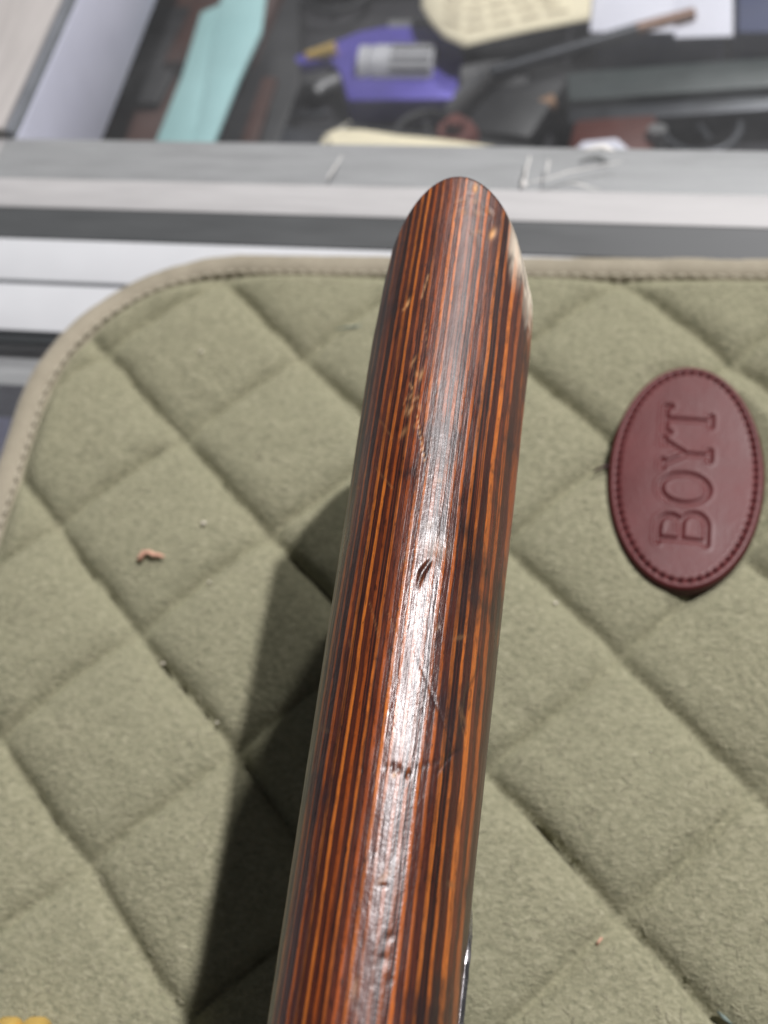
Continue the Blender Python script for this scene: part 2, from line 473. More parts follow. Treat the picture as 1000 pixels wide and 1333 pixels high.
# purple revolver, lying on its side
rv = empty('revolver', (-0.11, 0.485, DECK))
tag(rv, 'small revolver with purple frame and silver cylinder lying in the glass case', 'handgun')
def L(pts): return [(x/1000+0.11, y/1000-0.485) for x, y in pts]
prism('frame', L([(-76, 459), (-77, 490), (-85, 511), (-104, 516), (-124, 516), (-137, 512), (-150, 503), (-172, 489), (-166, 485), (-150, 490), (-142, 479), (-134, 457)]), 0.002, 0.018, PURPLE, rv, 0.002)
cyl = tube_mesh('cylinder', [(-0.0155+k*0.0008, 0.000, 0.0145) for k in range(0, 43)], [0.0122 if 2 < k < 41 else 0.0114 for k in range(43)], 24)
cy = link_obj('cylinder', cyl, SILVER, rv); shade_auto(cy)
for k in range(5):
    a = math.radians(40+k*25)
    tube('flute', [(-0.004, 0.0119*math.cos(a), 0.0145+0.0119*math.sin(a)), (0.017, 0.0119*math.cos(a), 0.0145+0.0119*math.sin(a))], 0.0012, GREYMETAL, cy, 8)
tube('cylinder_collar', [(-0.0215, 0.000, 0.0145), (-0.0162, 0.000, 0.0145)], 0.0118, SILVER, rv, 20)
tube('barrel', [(0.0335, -0.009, 0.0125), (0.064, -0.009, 0.0125)], 0.0120, GREYMETAL, rv, 24)
tube('muzzle', [(0.0642, -0.009, 0.0125), (0.067, -0.009, 0.0125)], 0.0105, GREYMETAL, rv, 24)
tube('trigger', [(-0.030, -0.004, 0.012), (-0.040, -0.010, 0.012), (-0.044, -0.016, 0.012)], [0.004, 0.0035, 0.003], GREYMETAL, rv)
tube('trigger_guard', [(-0.046+0.016*math.cos(a), -0.016+0.014*math.sin(a), 0.009) for a in np.linspace(0.6, 5.4, 18)], 0.0026, GUNMETAL, rv)
tube('hammer', [(-0.052, 0.006, 0.017), (-0.036, 0.010, 0.019)], [0.003, 0.0045], BRASS, rv)
prism('grip', L([(-152, 474), (-146, 489), (-168, 484), (-200, 512), (-212, 498), (-188, 478)]), 0.001, 0.014, BLACKPL, rv, 0.003)
tube('rear_sight', [(-0.012, 0.0345, 0.010), (0.010, 0.0350, 0.010)], 0.007, GREYMETAL, rv)

def auto_pistol(name, label, loc, rz, slide_m, frame_m, grip_m, barrel=0.0, s=1.0):
    p = empty(name, loc, rz); tag(p, label, 'handgun', None)
    box('slide', -0.085*s, 0.085*s, 0.0, 0.026*s, 0.002, 0.026*s, slide_m, p, 0.003)
    prism('frame', [(-0.085*s, -0.014*s), (0.07*s, -0.014*s), (0.078*s, -0.0005), (-0.085*s, -0.0005)], 0.003, 0.022*s, frame_m, p, 0.002)
    prism('grip', [(-0.082*s, -0.0145*s), (-0.034*s, -0.0145*s), (-0.048*s, -0.09*s), (-0.098*s, -0.09*s)], 0.002, 0.026*s, grip_m, p, 0.004)
    tube('trigger_guard', [(-0.010*s+0.022*s*math.cos(a), -0.014*s-0.024*s*math.sin(a), 0.012) for a in np.linspace(0.05, 3.09, 14)], 0.0022, frame_m, p)
    tube('trigger', [(-0.012*s, -0.013*s, 0.012), (-0.006*s, -0.028*s, 0.012)], 0.002, frame_m, p)
    if barrel: tube('barrel', [(0.083*s, 0.014*s, 0.013*s), (0.085*s+barrel, 0.014*s, 0.013*s)], 0.0065*s, slide_m, p, 18)
    box('front_sight', 0.070*s, 0.078*s, 0.0262*s, 0.030*s, 0.011, 0.015, slide_m, p, 0.0006)
    return p
auto_pistol('pistol', 'grey green pistol with red brown wooden grip below the white card', (0.050, 0.462, DECK), 0.12, GREYGREEN, GUNMETAL, GRIPWOOD, 0.0, 0.85)
auto_pistol('pistol', 'black pistol beside the purple revolver and behind the narrow cream tag', (-0.100, 0.428, DECK), 3.0, GUNMETAL, BLACKPL, BLACKPL, 0.0, 0.75)
auto_pistol('pistol', 'dark pistol with brown grip lying farthest back behind the purple revolver', (-0.150, 0.575, DECK), 0.1, BLACKPL, BLACKPL, BROWN, 0.0, 1.0)

# dark barrel, its orange highlight painted as a tip, and a short copper-ended rod
rod = empty('slim_rod', (-0.061, 0.468, DECK)); tag(rod, 'long dark slim gun barrel with its orange highlight painted on beneath the white card', 'rod')
tube('shaft', [(0, 0, 0.026), (0.070, 0.0277, 0.030)], 0.0034, GUNMETAL, rod)
tube('tip', [(0.0702, 0.0278, 0.030), (0.098, 0.039, 0.031)], [0.0036, 0.0030], simple('orange_highlight', (128, 98, 80), 0.5, 0.3), rod)  # orange highlight of the barrel put into the colour of this end
tube('handle', [(-0.0002, 0, 0.0258), (-0.02, -0.008, 0.010)], [0.0050, 0.0055], GREYMETAL, rod)
rod2 = empty('slim_rod', (-0.062, 0.447, DECK)); tag(rod2, 'short steel rod with copper end below the purple revolver barrel', 'rod')
tube('shaft', [(-0.02, -0.008, 0.008), (0.020, 0.007, 0.014)], 0.0040, GREYMETAL, rod2)
tube('tip', [(0.0202, 0.0071, 0.0141), (0.034, 0.012, 0.016)], 0.0046, simple('copper_end', (150, 118, 92), 0.45, 0.3), rod2)

def curved_sheet(name, outline_fn, nu, nv, mat, thick=0.0006):
    V = []
    for j in range(nv):
        for i in range(nu): V.append(outline_fn(i/(nu-1), j/(nv-1)))
    V = np.array(V); V2 = V.copy(); V2[:, 2] -= thick
    q = grid_quads(nv, nu); n = len(V)
    sides = []
    for i in range(nu-1):
        sides.append((i+1, i, n+i, n+i+1)); a = (nv-1)*nu+i; sides.append((a, a+1, n+a+1, n+a))
    for j in range(nv-1):
        a = j*nu; sides.append((a, a+nu, n+a+nu, n+a)); a = j*nu+nu-1; sides.append((a+nu, a, n+a, n+a+nu))
    return mesh_np(name, np.vstack([V, V2]), np.vstack([q, q[:, ::-1]+n, np.array(sides)]))

# cream price tag, curling up over the revolver
tg = empty('paper_tag', (-0.060, 0.510, DECK)); tag(tg, 'large curled cream paper tag with rows of faint brown writing above the revolver', 'paper tag')
_tx = [-0.102, -0.0954, -0.0863, -0.0746, -0.0541, -0.0318, -0.0137]
_ty = [0.512, 0.4985, 0.4850, 0.4762, 0.4833, 0.4927, 0.5015]
def tag1(u, v):
    x = -0.102+0.088*u
    y0 = float(np.interp(x, _tx, _ty)); y1 = 0.546
    return (x+0.060, y0+(y1-y0)*v-0.510, 0.032+0.004*math.sin(math.pi*u)+0.004*math.sin(math.pi*v))
sheet = link_obj('sheet', curved_sheet('sheet', tag1, 40, 12, CREAM), CREAM, tg)
for k in range(8):
    v0 = 0.14+0.10*k
    P = [tag1(u, v0+0.01*math.sin(9*u+k)) for u in np.linspace(0.16, 0.9-0.05*(k % 3), 26)]
    me = bpy.data.meshes.new('writing')
    V = []; F = []
    for i, p in enumerate(P):
        w_ = 0.0007*(0.4+0.6*abs(math.sin(i*2.3+k)))
        V += [(p[0], p[1]-w_, p[2]+0.0005), (p[0], p[1]+w_, p[2]+0.0005)]
        if i and i % 5: F.append((2*i-2, 2*i, 2*i+1, 2*i-1))
    me.from_pydata(V, [], F); me.update()
    link_obj('writing', me, INK, sheet)
# white folded card on a navy box
wc = empty('folded_card', (0.020, 0.515, DECK+0.0300)); tag(wc, 'white folded card beside the curled cream tag', 'card')
box('card_face', -0.0336, 0.0080, -0.0205, 0.030, -0.0012, 0.0, WHITECARD, wc, 0.0003)
prism('card_flap', [(0.0082, -0.0230), (0.0362, -0.0215), (0.0362, 0.030), (0.0082, 0.030)], -0.0030, -0.0015, WHITECARD, wc, 0.0003)
nb0 = box('navy_box', -0.030, 0.033, -0.018, 0.028, 0.0, 0.0268, NAVY, None, 0.002)
nb0.location = (0.020, 0.515, DECK); tag(nb0, 'navy blue box directly under the white folded card', 'box')
nb = box('navy_box', -0.04, 0.04, -0.04, 0.04, 0.0, 0.022, NAVY, None, 0.002)
nb.location = (0.099, 0.545, DECK); tag(nb, 'navy blue flat box standing clear of the white folded card', 'box')

# lower cream tag by the glass edge
tg2 = empty('paper_tag', (-0.095, 0.405, DECK)); tag(tg2, 'narrow cream paper tag lying along the front edge of the glass case', 'paper tag')
_sx = [-0.1365, -0.1324, -0.1178, -0.0984, -0.0685, -0.0520]
_sy = [0.4098, 0.4168, 0.4160, 0.4117, 0.4087, 0.4065]
def tag2(u, v):
    x = -0.1365+0.0845*u
    y1 = float(np.interp(x, _sx, _sy)); y0 = 0.380
    return (x+0.095, y0+(y1-y0)*v-0.405, 0.034+0.002*math.sin(3*u))
link_obj('sheet', curved_sheet('sheet', tag2, 30, 6, CREAM), CREAM, tg2)
link_obj('string', tube_mesh('string', [(-0.036, 0.002, 0.036), (-0.041, 0.012, 0.030), (-0.040, 0.026, 0.020), (-0.036, 0.040, 0.014)], 0.0008, 8), LINT, tg2)

# cyan folded cards at the left
def card_strip(name, label, pts, z):
    cx_ = sum(p[0] for p in pts)/len(pts); cy_ = sum(p[1] for p in pts)/len(pts)
    o = prism(name, [(x/1000-cx_/1000, y/1000-cy_/1000) for x, y in pts], 0, 0.003, CYAN, None, 0.0005)
    o.location = (cx_/1000, cy_/1000, z); tag(o, label, 'card'); return o
card_strip('cyan_card', 'longer pale cyan card lying on the shorter cyan card', [(-216, 540), (-191, 540), (-185.5, 496), (-189.4, 459), (-192.7, 400), (-204, 400), (-204, 430), (-210, 483)], DECK+0.0270)
card_strip('cyan_card', 'shorter pale cyan card overlapped by the longer cyan card', [(-225, 516), (-205, 531), (-200, 490), (-202, 448), (-199, 400), (-225, 400), (-223, 465)], DECK+0.0235)

# brown holster left of the cyan cards
hol = empty('holster', (-0.248, 0.48, DECK)); tag(hol, 'dark brown leather holster beside the shorter pale cyan card', 'holster')
prism('pouch', [(-0.040, -0.08), (0.024, -0.08), (0.030, -0.02), (0.034, 0.10), (-0.030, 0.10)], 0.0, 0.016, BROWN, hol, 0.005)
prism('flap', [(-0.026, -0.03), (0.014, -0.03), (0.022, 0.05), (-0.026, 0.05)], 0.0162, 0.0210, BLACKPL, hol, 0.002)
tube('snap', [(-0.006, -0.018, 0.0212), (-0.006, -0.018, 0.024)], 0.004, GUNMETAL, hol)

hol2 = empty('holster', (-0.185, 0.490, DECK)); tag(hol2, 'black leather holster between the cyan cards and the purple revolver', 'holster')
prism('pouch', [(-0.014, -0.09), (0.020, -0.09), (0.024, -0.02), (0.004, 0.08), (-0.014, 0.08), (-0.008, 0.0)], 0.0, 0.018, BLACKPL, hol2, 0.003)
prism('strap', [(0.002, -0.072), (0.011, -0.072), (0.012, -0.02), (0.004, -0.02)], 0.0182, 0.022, BROWN, hol2, 0.001)

rb = empty('speed_loader', (-0.074, 0.430, DECK)); tag(rb, 'rust red round loader below the purple revolver', 'loader')
tube('body', [(0, 0, 0), (0, 0, 0.020), (0, 0, 0.024)], [0.011, 0.011, 0.009], REDBITS, rb, 18)
tube('knob', [(0, 0, 0.0242), (0, 0, 0.030)], [0.005, 0.004], REDBITS, rb, 14)

# white plastic clip
wb = empty('plastic_clip', (-0.002, 0.416, DECK)); tag(wb, 'white plastic clip by the front edge of the glass case', 'clip')
tube('arm', [(-0.016, -0.010, 0.02), (-0.008, 0.002, 0.022), (0.004, 0.004, 0.022), (0.014, -0.006, 0.02)], 0.005, WHITECARD, wb)
tube('post', [(0, -0.006, 0.0), (0, -0.004, 0.016)], 0.004, WHITECARD, wb)
tube('pin', [(0.024, 0.010, 0.0), (0.024, 0.014, 0.026)], 0.0045, GREYMETAL, wb)

# ------------------------------------------------------------------ quilted mat
MROT = math.radians(2.0)
MC = np.array([-0.121, 0.2455])           # a point of the outer top edge
ex = np.array([math.cos(MROT), math.sin(MROT)]); ey = np.array([-math.sin(MROT), math.cos(MROT)])
# local mat frame: origin at mat centre
MW, MH, MR = 0.46, 0.52, 0.064            # width, depth, corner radius
LEFT = -0.0575                            # left edge in the edge frame
CEN = MC + ex*(LEFT+MW/2) - ey*(MH/2)
mat_o = empty('quilted_gun_mat', (CEN[0], CEN[1], -0.0035), MROT)
tag(mat_o, 'olive green quilted fleece mat with taupe binding and a leather patch', 'mat')

def rr_sdf(x, y, inset=0.0):
    hx, hy, r = MW/2-inset, MH/2-inset, MR-inset
    qx = np.abs(x)-(hx-r); qy = np.abs(y)-(hy-r)
    return np.hypot(np.maximum(qx, 0), np.maximum(qy, 0))+np.minimum(np.maximum(qx, qy), 0)-r

PA, PB, PT = 0.0207, 0.0356, 0.0028
PWORLD = np.array([0.0272, 0.1680])
PZ = 0.0068
LO = np.array([-0.12201, 0.23454]); LA = np.array([0.03359, -0.03025]); LB = np.array([-0.03046, -0.03286])
Linv = np.linalg.inv(np.stack([LA, LB], 1))

def fleece_height(X, Y):
    """world xy -> z of the quilted surface"""
    wx = X+0.0016*vnoise(X*38, Y*38, 3)+0.0008*vnoise(X*110, Y*110, 13)
    wy = Y+0.0016*vnoise(X*38+50, Y*38+9, 4)+0.0008*vnoise(X*110+7, Y*110+70, 14)
    P = np.stack([wx-LO[0], wy-LO[1]], 0)
    ab = np.tensordot(Linv, P, 1)
    PIT = 0.0451
    da = np.abs(ab[0]-np.round(ab[0]))*PIT      # distance to the B lines (a integer)
    db = np.abs(ab[1]-np.round(ab[1]))*PIT      # distance to the A lines (b integer)
    ga = 1-np.exp(-(da/0.0036)**0.75); gb = 1-np.exp(-(db/0.0036)**0.72)
    node = np.exp(-((da**2+db**2)/0.0045**2))
    h = 0.0082*np.power(gb, 0.9)*(0.16+0.84*ga)*1.05
    h *= 1+0.22*vnoise(ab[0]*0.9+3, ab[1]*0.9+8, 5)
    # puckers radiating from the seams
    nx = np.exp(-db/0.009); na = np.exp(-da/0.009)
    h += nx*0.0012*vnoise(ab[0]*9.0, ab[1]*1.3, 6)*gb+na*0.0010*vnoise(ab[1]*9.0, ab[0]*1.3, 7)*ga
    h += 0.0013*vnoise(X*60, Y*60, 8)*gb*ga+0.0005*vnoise(X*190, Y*190, 9)
    h -= 0.0010*node
    h = np.maximum(h, -0.0006+0.0003*vnoise(X*300, Y*300, 19))
    pe = np.sqrt(((X-PWORLD[0])/PA)**2+((Y-PWORLD[1])/PB)**2)
    cap = 0.0046+np.clip(pe-0.96, 0, 1)*0.016
    h = np.minimum(h, cap)
    return h

def mat_grid(xs, ys):
    xl, yl = np.meshgrid(xs, ys)
    wx = CEN[0]+xl*ex[0]+yl*ey[0]; wy = CEN[1]+xl*ex[1]+yl*ey[1]
    h = fleece_height(wx, wy)
    sd = rr_sdf(xl, yl)
    edge = np.clip(-(sd+0.0088)/0.006, 0, 1)**0.6
    h = h*edge + 0.0004*(1-edge)
    return xl, yl, h, sd
xs = np.arange(-MW/2, MW/2+1e-6, 0.0010); ys = np.arange(-MH/2, MH/2+1e-6, 0.0010)
xl, yl, hz, sd = mat_grid(xs, ys)
V = np.stack([xl, yl, hz+0.0035], -1).reshape(-1, 3)
Q = grid_quads(len(ys), len(xs))
keep = (sd.reshape(-1)[Q] < -0.0035).all(1)
Q = Q[keep]
used = np.unique(Q); remap = -np.ones(len(V), dtype=int); remap[used] = np.arange(len(used))
fm = mesh_np('quilted_cover', V[used], remap[Q])
link_obj('quilted_cover', fm, FLEECE, mat_o)

# outline path of the mat
def rr_path(inset, step):
    hx, hy, r = MW/2-inset, MH/2-inset, MR-inset
    pts = []
    for cx_, cy_, a0 in ((hx-r, hy-r, 0), (-hx+r, hy-r, 90), (-hx+r, -hy+r, 180), (hx-r, -hy+r, 270)):
        for a in np.linspace(a0, a0+90, 33):
            t = math.radians(a); pts.append((cx_+r*math.cos(t), cy_+r*math.sin(t)))
    pts = np.array(pts+[pts[0]])
    seg = np.hypot(*np.diff(pts, axis=0).T); s = np.concatenate([[0], np.cumsum(seg)])
    n = int(s[-1]/step); u = np.linspace(0, s[-1], n, endpoint=False)
    p = np.stack([np.interp(u, s, pts[:, 0]), np.interp(u, s, pts[:, 1])], 1)
    t = np.roll(p, -1, 0)-np.roll(p, 1, 0); t /= np.linalg.norm(t, axis=1)[:, None]
    return p, t
# backing
bp, _ = rr_path(0.003, 0.008)
bm = bmesh.new(); f_ = bm.faces.new([bm.verts.new((x, y, 0.0)) for x, y in bp])
r_ = bmesh.ops.extrude_face_region(bm, geom=[f_])
for g in r_['geom']:
    if isinstance(g, bmesh.types.BMVert): g.co.z = 0.0010
bmesh.ops.recalc_face_normals(bm, faces=bm.faces)
link_obj('backing', bm_mesh('backing', bm), BIND, mat_o, smooth=False)
# binding tape: flattened roll around the rim
p, t = rr_path(0.0045, 0.0020)
nrm = np.stack([t[:, 1], -t[:, 0]], 1)          # outward
prof = []
for a in np.linspace(0, 2*math.pi, 18, endpoint=False):
    ca, sa = math.cos(a), math.sin(a)
    prof.append((0.0048*math.copysign(abs(ca)**0.8, ca), 0.0036+0.0036*math.copysign(abs(sa)**0.85, sa)))
prof = np.array(prof)
wob = 1+0.10*vnoise(np.arange(len(p))*0.17, np.zeros(len(p)), 21)+0.06*vnoise(np.arange(len(p))*0.7, np.zeros(len(p)), 22)
BV = np.zeros((len(p), len(prof), 3))
BV[..., :2] = p[:, None, :]+nrm[:, None, :]*(prof[None, :, 0:1])
BV[..., 2] = prof[None, :, 1]*wob[:, None]
# pinch at the stitch line (inner side)
inner = np.clip(-prof[:, 0]/0.0048, 0, 1)
BV[..., 2] -= (inner*(prof[:, 1] > 0.004)*0.0016)[None, :]
n0, n1 = len(p), len(prof)
qb = grid_quads(n0+1, n1, True); qb = qb % (n0*n1)
binding = link_obj('binding', mesh_np('binding', BV.reshape(-1, 3), qb), BIND, mat_o)
# stitches along the binding: real little thread loops, those in view
sp_, st_ = rr_path(0.0082, 0.0040)
st_me = tube_mesh('stitch', [(-0.0014, 0, -0.0002), (-0.0008, 0, 0.0004), (0, 0, 0.00055), (0.0008, 0, 0.0004), (0.0014, 0, -0.0002)], [0.0003, 0.0004, 0.00042, 0.0004, 0.0003], 6)
cnt = 0
for (x, y), (tx, ty) in zip(sp_, st_):
    wx = CEN[0]+x*ex[0]+y*ey[0]; wy = CEN[1]+x*ex[1]+y*ey[1]
    if wx > 0.07 or wy < 0.10: continue
    o = link_obj('stitch', st_me, THREAD_TAN, binding)
    o.location = (x, y, 0.0060); o.rotation_euler = (0, 0, math.atan2(ty, tx)+random.uniform(-.15, .15)); cnt += 1

# ------------------------------------------------------------------ leather patch with sunk lettering
d_ = PWORLD-CEN; ploc = (d_@ex, d_@ey)
patch = bpy.data.objects.new('leather_patch', None); col.objects.link(patch); patch.parent = mat_o
def seg_d(px, py, a, b):
    ax_, ay_ = a; bx_, by_ = b
    dx, dy = bx_-ax_, by_-ay_
    tt = np.clip(((px-ax_)*dx+(py-ay_)*dy)/(dx*dx+dy*dy+1e-12), 0, 1)
    return np.hypot(px-ax_-tt*dx, py-ay_-tt*dy)
def arc(cx_, cy_, rx, ry, a0, a1, n=14):
    return [(cx_+rx*math.cos(math.radians(a)), cy_+ry*math.sin(math.radians(a))) for a in np.linspace(a0, a1, n)]
# strokes in (u along reading direction, v up), millimetres
LET = {
 'B': [[(-18.2, -6.0), (-18.2, 6.4)], [(-19.2, 6.4), (-14.0, 6.4)], [(-19.2, -6.0), (-13.6, -6.0)], [(-18.2, 0.5), (-14.0, 0.5)],
       arc(-14.0, 3.45, 3.0, 2.95, 90, -90), arc(-13.6, -2.75, 3.6, 3.25, 90, -90)],
 'O': [arc(-2.5, 0.2, 4.6, 6.3, 0, 360, 36)],
 'Y': [[(4.6, 6.4), (8.5, 0.2)], [(12.6, 6.4), (8.5, 0.2)], [(8.5, 0.2), (8.5, -6.0)], [(3.6, 6.4), (6.2, 6.4)], [(11.2, 6.4), (13.6, 6.4)], [(6.8, -6.0), (10.2, -6.0)]],
 'T': [[(15.4, 6.4), (24.0, 6.4)], [(15.4, 6.4), (15.4, 5.0)], [(24.0, 6.4), (24.0, 5.0)], [(19.7, 6.4), (19.7, -6.0)], [(18.0, -6.0), (21.4, -6.0)]],
}
NX, NY = 200, 340
gx = np.linspace(-1, 1, NX); gy = np.linspace(-1, 1, NY)
GX, GY = np.meshgrid(gx, gy)
# square grid -> disc -> ellipse (smooth rim)
DX = GX*np.sqrt(1-GY**2/2); DY = GY*np.sqrt(1-GX**2/2)
rr = np.hypot(DX, DY)
PX = DX*PA*1000; PY = DY*PB*1000
u_, v_ = PY+3.0, -PX+0.0            # reading direction is +y, letter tops point to -x
let_d = {}
for k, strokes in LET.items():
    dmin = np.full(PX.shape, 1e3)
    for s_ in strokes:
        for a, b in zip(s_[:-1], s_[1:]): dmin = np.minimum(dmin, seg_d(u_, v_, a, b))
    let_d[k] = dmin
alld = np.minimum.reduce(list(let_d.values()))
# distance from the rim, roughly
rim = (1-rr)*np.sqrt((PA*1000*np.abs(DX)/np.maximum(rr, 1e-6))**2+(PB*1000*np.abs(DY)/np.maximum(rr, 1e-6))**2)
sst = lambda e0, e1, x: (lambda q: q*q*(3-2*q))(np.clip((x-e0)/(e1-e0), 0, 1))
zt = np.full(PX.shape, PT*1000)
zt -= 0.60*(1-sst(0.30, 1.10, alld))                    # sunk letters
zt += 0.06*np.exp(-((alld-1.35)/0.5)**2)                # burr around them
zt -= 0.38*np.exp(-((rim-2.5)/0.42)**2)                 # stitch groove
zt -= 1.5*(1-np.sqrt(np.clip(1-(1-np.clip(rim/1.3, 0, 1))**2, 0, 1)))   # rounded rim
zt += 0.22*vnoise(PX*0.10, PY*0.10, 31)+0.02*vnoise(PX*0.9, PY*0.9, 32)
zt -= 0.0010*PX**2*0.9
# holes of the stitches
NST = 68
tt_ = np.linspace(0, 2*math.pi, 4000)
ex_, ey_ = (PA*1000-2.5)*np.cos(tt_), (PB*1000-2.5)*np.sin(tt_)
sl = np.concatenate([[0], np.cumsum(np.hypot(np.diff(ex_), np.diff(ey_)))])
us = np.linspace(0, sl[-1], NST, endpoint=False)
hx_, hy_ = np.interp(us, sl, ex_), np.interp(us, sl, ey_)
for a, b in zip(hx_, hy_):
    zt -= 0.85*np.exp(-(((PX-a)**2+(PY-b)**2)/0.55**2))
ZT = zt
V = np.stack([PX, PY, ZT], -1).reshape(-1, 3)/1000
Q = grid_quads(NY, NX)
which = np.full(len(Q), -1)
for i, k in enumerate(let_d):
    which[(let_d[k].reshape(-1)[Q]).mean(1) < 0.62] = i
def sub(name, mask, parent, mat, edge=True):
    q = Q[mask]; us_ = np.unique(q); rm = -np.ones(len(V), dtype=int); rm[us_] = np.arange(len(us_))
    me = mesh_np(name, V[us_], rm[q])
    at = me.attributes.new('edge', 'FLOAT', 'POINT')
    at.data.foreach_set('value', np.clip(1-rim.reshape(-1)[us_]/1.1, 0, 1).astype(np.float32)*0.9)
    o = link_obj(name, me, mat, parent); return o
face = sub('leather_face', which < 0, patch, LEATHER)
# give the face its skirt as a separate rim band
rimpts = [(math.cos(a), math.sin(a)) for a in np.linspace(0, 2*math.pi, 160, endpoint=False)]
ztop = (PT*1000-1.5)/1000
RV = []
for (c, s_) in rimpts:
    for fr_, z in ((0.996, ztop+0.0002), (1.004, ztop-0.0003), (1.006, ztop-0.0008), (0.998, -0.0020)):
        RV.append((PA*fr_*c, PB*fr_*s_, z+0.25e-3*0))
qr = grid_quads(161, 4) % (160*4)
rme = mesh_np('edge', np.array(RV), qr)
at = rme.attributes.new('edge', 'FLOAT', 'POINT'); at.data.foreach_set('value', np.full(len(RV), 0.9, dtype=np.float32))
link_obj('burnished_edge', rme, LEATHER, patch)
for i, k in enumerate(let_d):
    o = sub('letter', which == i, patch, LEATHER)
    o['label'] = 'sunk letter %s pressed into the leather' % k
stm = tube_mesh('stitch', [(-0.0006, 0, -0.0003), (-0.0003, 0, 0.0001), (0.0003, 0, 0.0001), (0.0006, 0, -0.0003)], [0.00022, 0.00028, 0.00028, 0.00022], 6)
zr = (PT*1000-0.42-0.1)/1000
for i in range(NST):
    a, b = hx_[i], hy_[i]; j = (i+1) % NST
    o = link_obj('stitch', stm, THREAD_DARK, patch)
    zz = zr - 0.0010e-3*a*a*0.9
    o.location = (a/1000, b/1000, zz-0.0001); o.rotation_euler = (0, 0, math.atan2(hy_[j]-b, hx_[j]-a))
link_obj('thread_tail', tube_mesh('thread_tail', [(-PA+0.001, 0.001, 0.0008), (-PA-0.001, 0.0006, 0.0010), (-PA-0.0028, -0.0004, 0.0009), (-PA-0.0040, -0.0012, 0.0006)], [0.0006, 0.0006, 0.0005, 0.0003], 8), THREAD_DARK, patch)
patch.location = (ploc[0], ploc[1], PZ-0.0012+0.0035)
patch.rotation_euler = (math.radians(0.8), math.radians(-1.0), -MROT-math.radians(1.4))
patch['label'] = 'oval oxblood leather patch with sunk lettering and stitched edge'

# ------------------------------------------------------------------ laminated gun stock
ORI = Vector((-0.02915, 0.14656, 0.08782))
ax = Vector((-0.0195, 0.99977, -0.0087)).normalized(); xr = ax.cross(Vector((0, 0, 1))).normalized(); zu = xr.cross(ax)
stock = empty('gun_stock'); tag(stock, 'glossy striped laminated wood gun stock with rounded tip resting above the mat', 'gun stock')
stock.matrix_world = Matrix.Translation(ORI) @ Matrix((xr, ax, zu)).transposed().to_4x4()

YT = 25.4                      # millimetres: tip of the top rim
yy = np.concatenate([np.arange(-312, -142, 8.0), np.arange(-142, 4, 0.34), np.arange(4, YT+6.2, 0.22)])
th_top = np.linspace(math.radians(-32), math.radians(212), 320)
th_bot = np.linspace(math.radians(212), math.radians(328), 44)[1:-1]
th = np.concatenate([th_top, th_bot])
TH, YY = np.meshgrid(th, yy)
CT, SN = np.cos(TH), np.sin(TH)
AX, BZ, ZC = 16.3, 21.0, -2.0
def smax(a, b, k): 
    h = np.clip(0.5+0.5*(a-b)/k, 0, 1); return b*(1-h)+a*h+k*h*(1-h)
def implicit(x, z, y):
    # slimmer towards the wrist; a deep grip outside the picture carries the stock on the mat
    tp = 1-0.129*np.clip(-y/132.0, 0, 1.4)
    xx = x/tp
    q_ = np.clip((-y-185)/45.0, 0, 1); bzb = BZ+(72.0-BZ)*q_*q_*(3-2*q_)
    zz = np.where(z > 0, z/tp, z*BZ/bzb)
    e = (np.sqrt((xx/AX)**2+(zz/BZ)**2)-1)*18.0
    hw = np.where(y > YT-22, 15.0, 15.0+np.maximum(YT-22-y, 0)**2*0.015)
    dy = np.maximum(y-(YT-22.0), 0)/22.0
    F = (np.sqrt((xx/hw)**2+dy**2)-1)*15.0
    zr_ = BZ*np.sqrt(np.clip(1-(np.minimum(np.abs(xx), 15)/AX)**2, 0.02, 1))
    k = np.where(xx > 0, 0.20, 0.20)
    nose = F-k*np.clip(zr_-z, -4, 40)
    fac = (xx+0.62*z-20.55-np.maximum(11-y, 0)*0.030)*0.85
    g = smax(e, nose, np.where(z < 12, 1.6, 0.7))
    return smax(g, fac, 0.5)
lo = np.full(TH.shape, 0.5); hi = np.full(TH.shape, 80.0)
for _ in range(34):
    mid = (lo+hi)/2
    ins = implicit(mid*CT, ZC+mid*SN, YY) < 0
    lo = np.where(ins, mid, lo); hi = np.where(ins, hi, mid)
RR = lo
SX = RR*CT; SZ = ZC+RR*SN
# slow unevenness of hand-sanded wood
RR = RR+0.10*vnoise(YY*0.05, TH*3.0, 41)+0.05*vnoise(YY*0.22, TH*9, 42)+0.015*vnoise(YY*0.9, TH*24, 43)
top = np.clip(SN*1.4, 0, 1)
wear = np.zeros(TH.shape); dark = np.zeros(TH.shape)
def dent(x0, y0, lx, ly, depth, ang=0.0, curve=0.0, dk=0.0, wr=0.0, lip=0.0):
    global RR, wear, dark
    dx, dy = SX-x0, YY-y0
    c, s_ = math.cos(ang), math.sin(ang)
    a = dx*c+dy*s_; b = -dx*s_+dy*c
    a = a-curve*b*b
    q = (a/lx)**2+(b/ly)**2
    m_ = np.exp(-q*1.2)*(SN > 0)
    RR = RR-depth*m_+lip*np.exp(-((np.sqrt(q)-1.5)/0.35)**2)*(SN > 0)
    dark = np.maximum(dark, dk*np.exp(-q*1.6)*(SN > 0)); wear = np.maximum(wear, wr*np.exp(-q*1.3)*(SN > 0))
dent(2.8, -65.2, 0.50, 2.3, 0.62, -0.30, 0.05, 0.75, 0, 0.06)         # crescent gouge
dent(4.6, -60.5, 2.2, 2.6, 0.16, -0.5, 0, 0.0, 0.12)
for x0, dp in ((-2.6, .12), (1.0, .20), (1.9, .30), (3.0, .42), (4.5, .50)): # row of nicks
    dent(x0, -98.8+random.uniform(-.4, .4), 0.26, 0.75, dp, random.uniform(-.2, .2), 0, min(1, dp+.55), 0.0, 0.03)
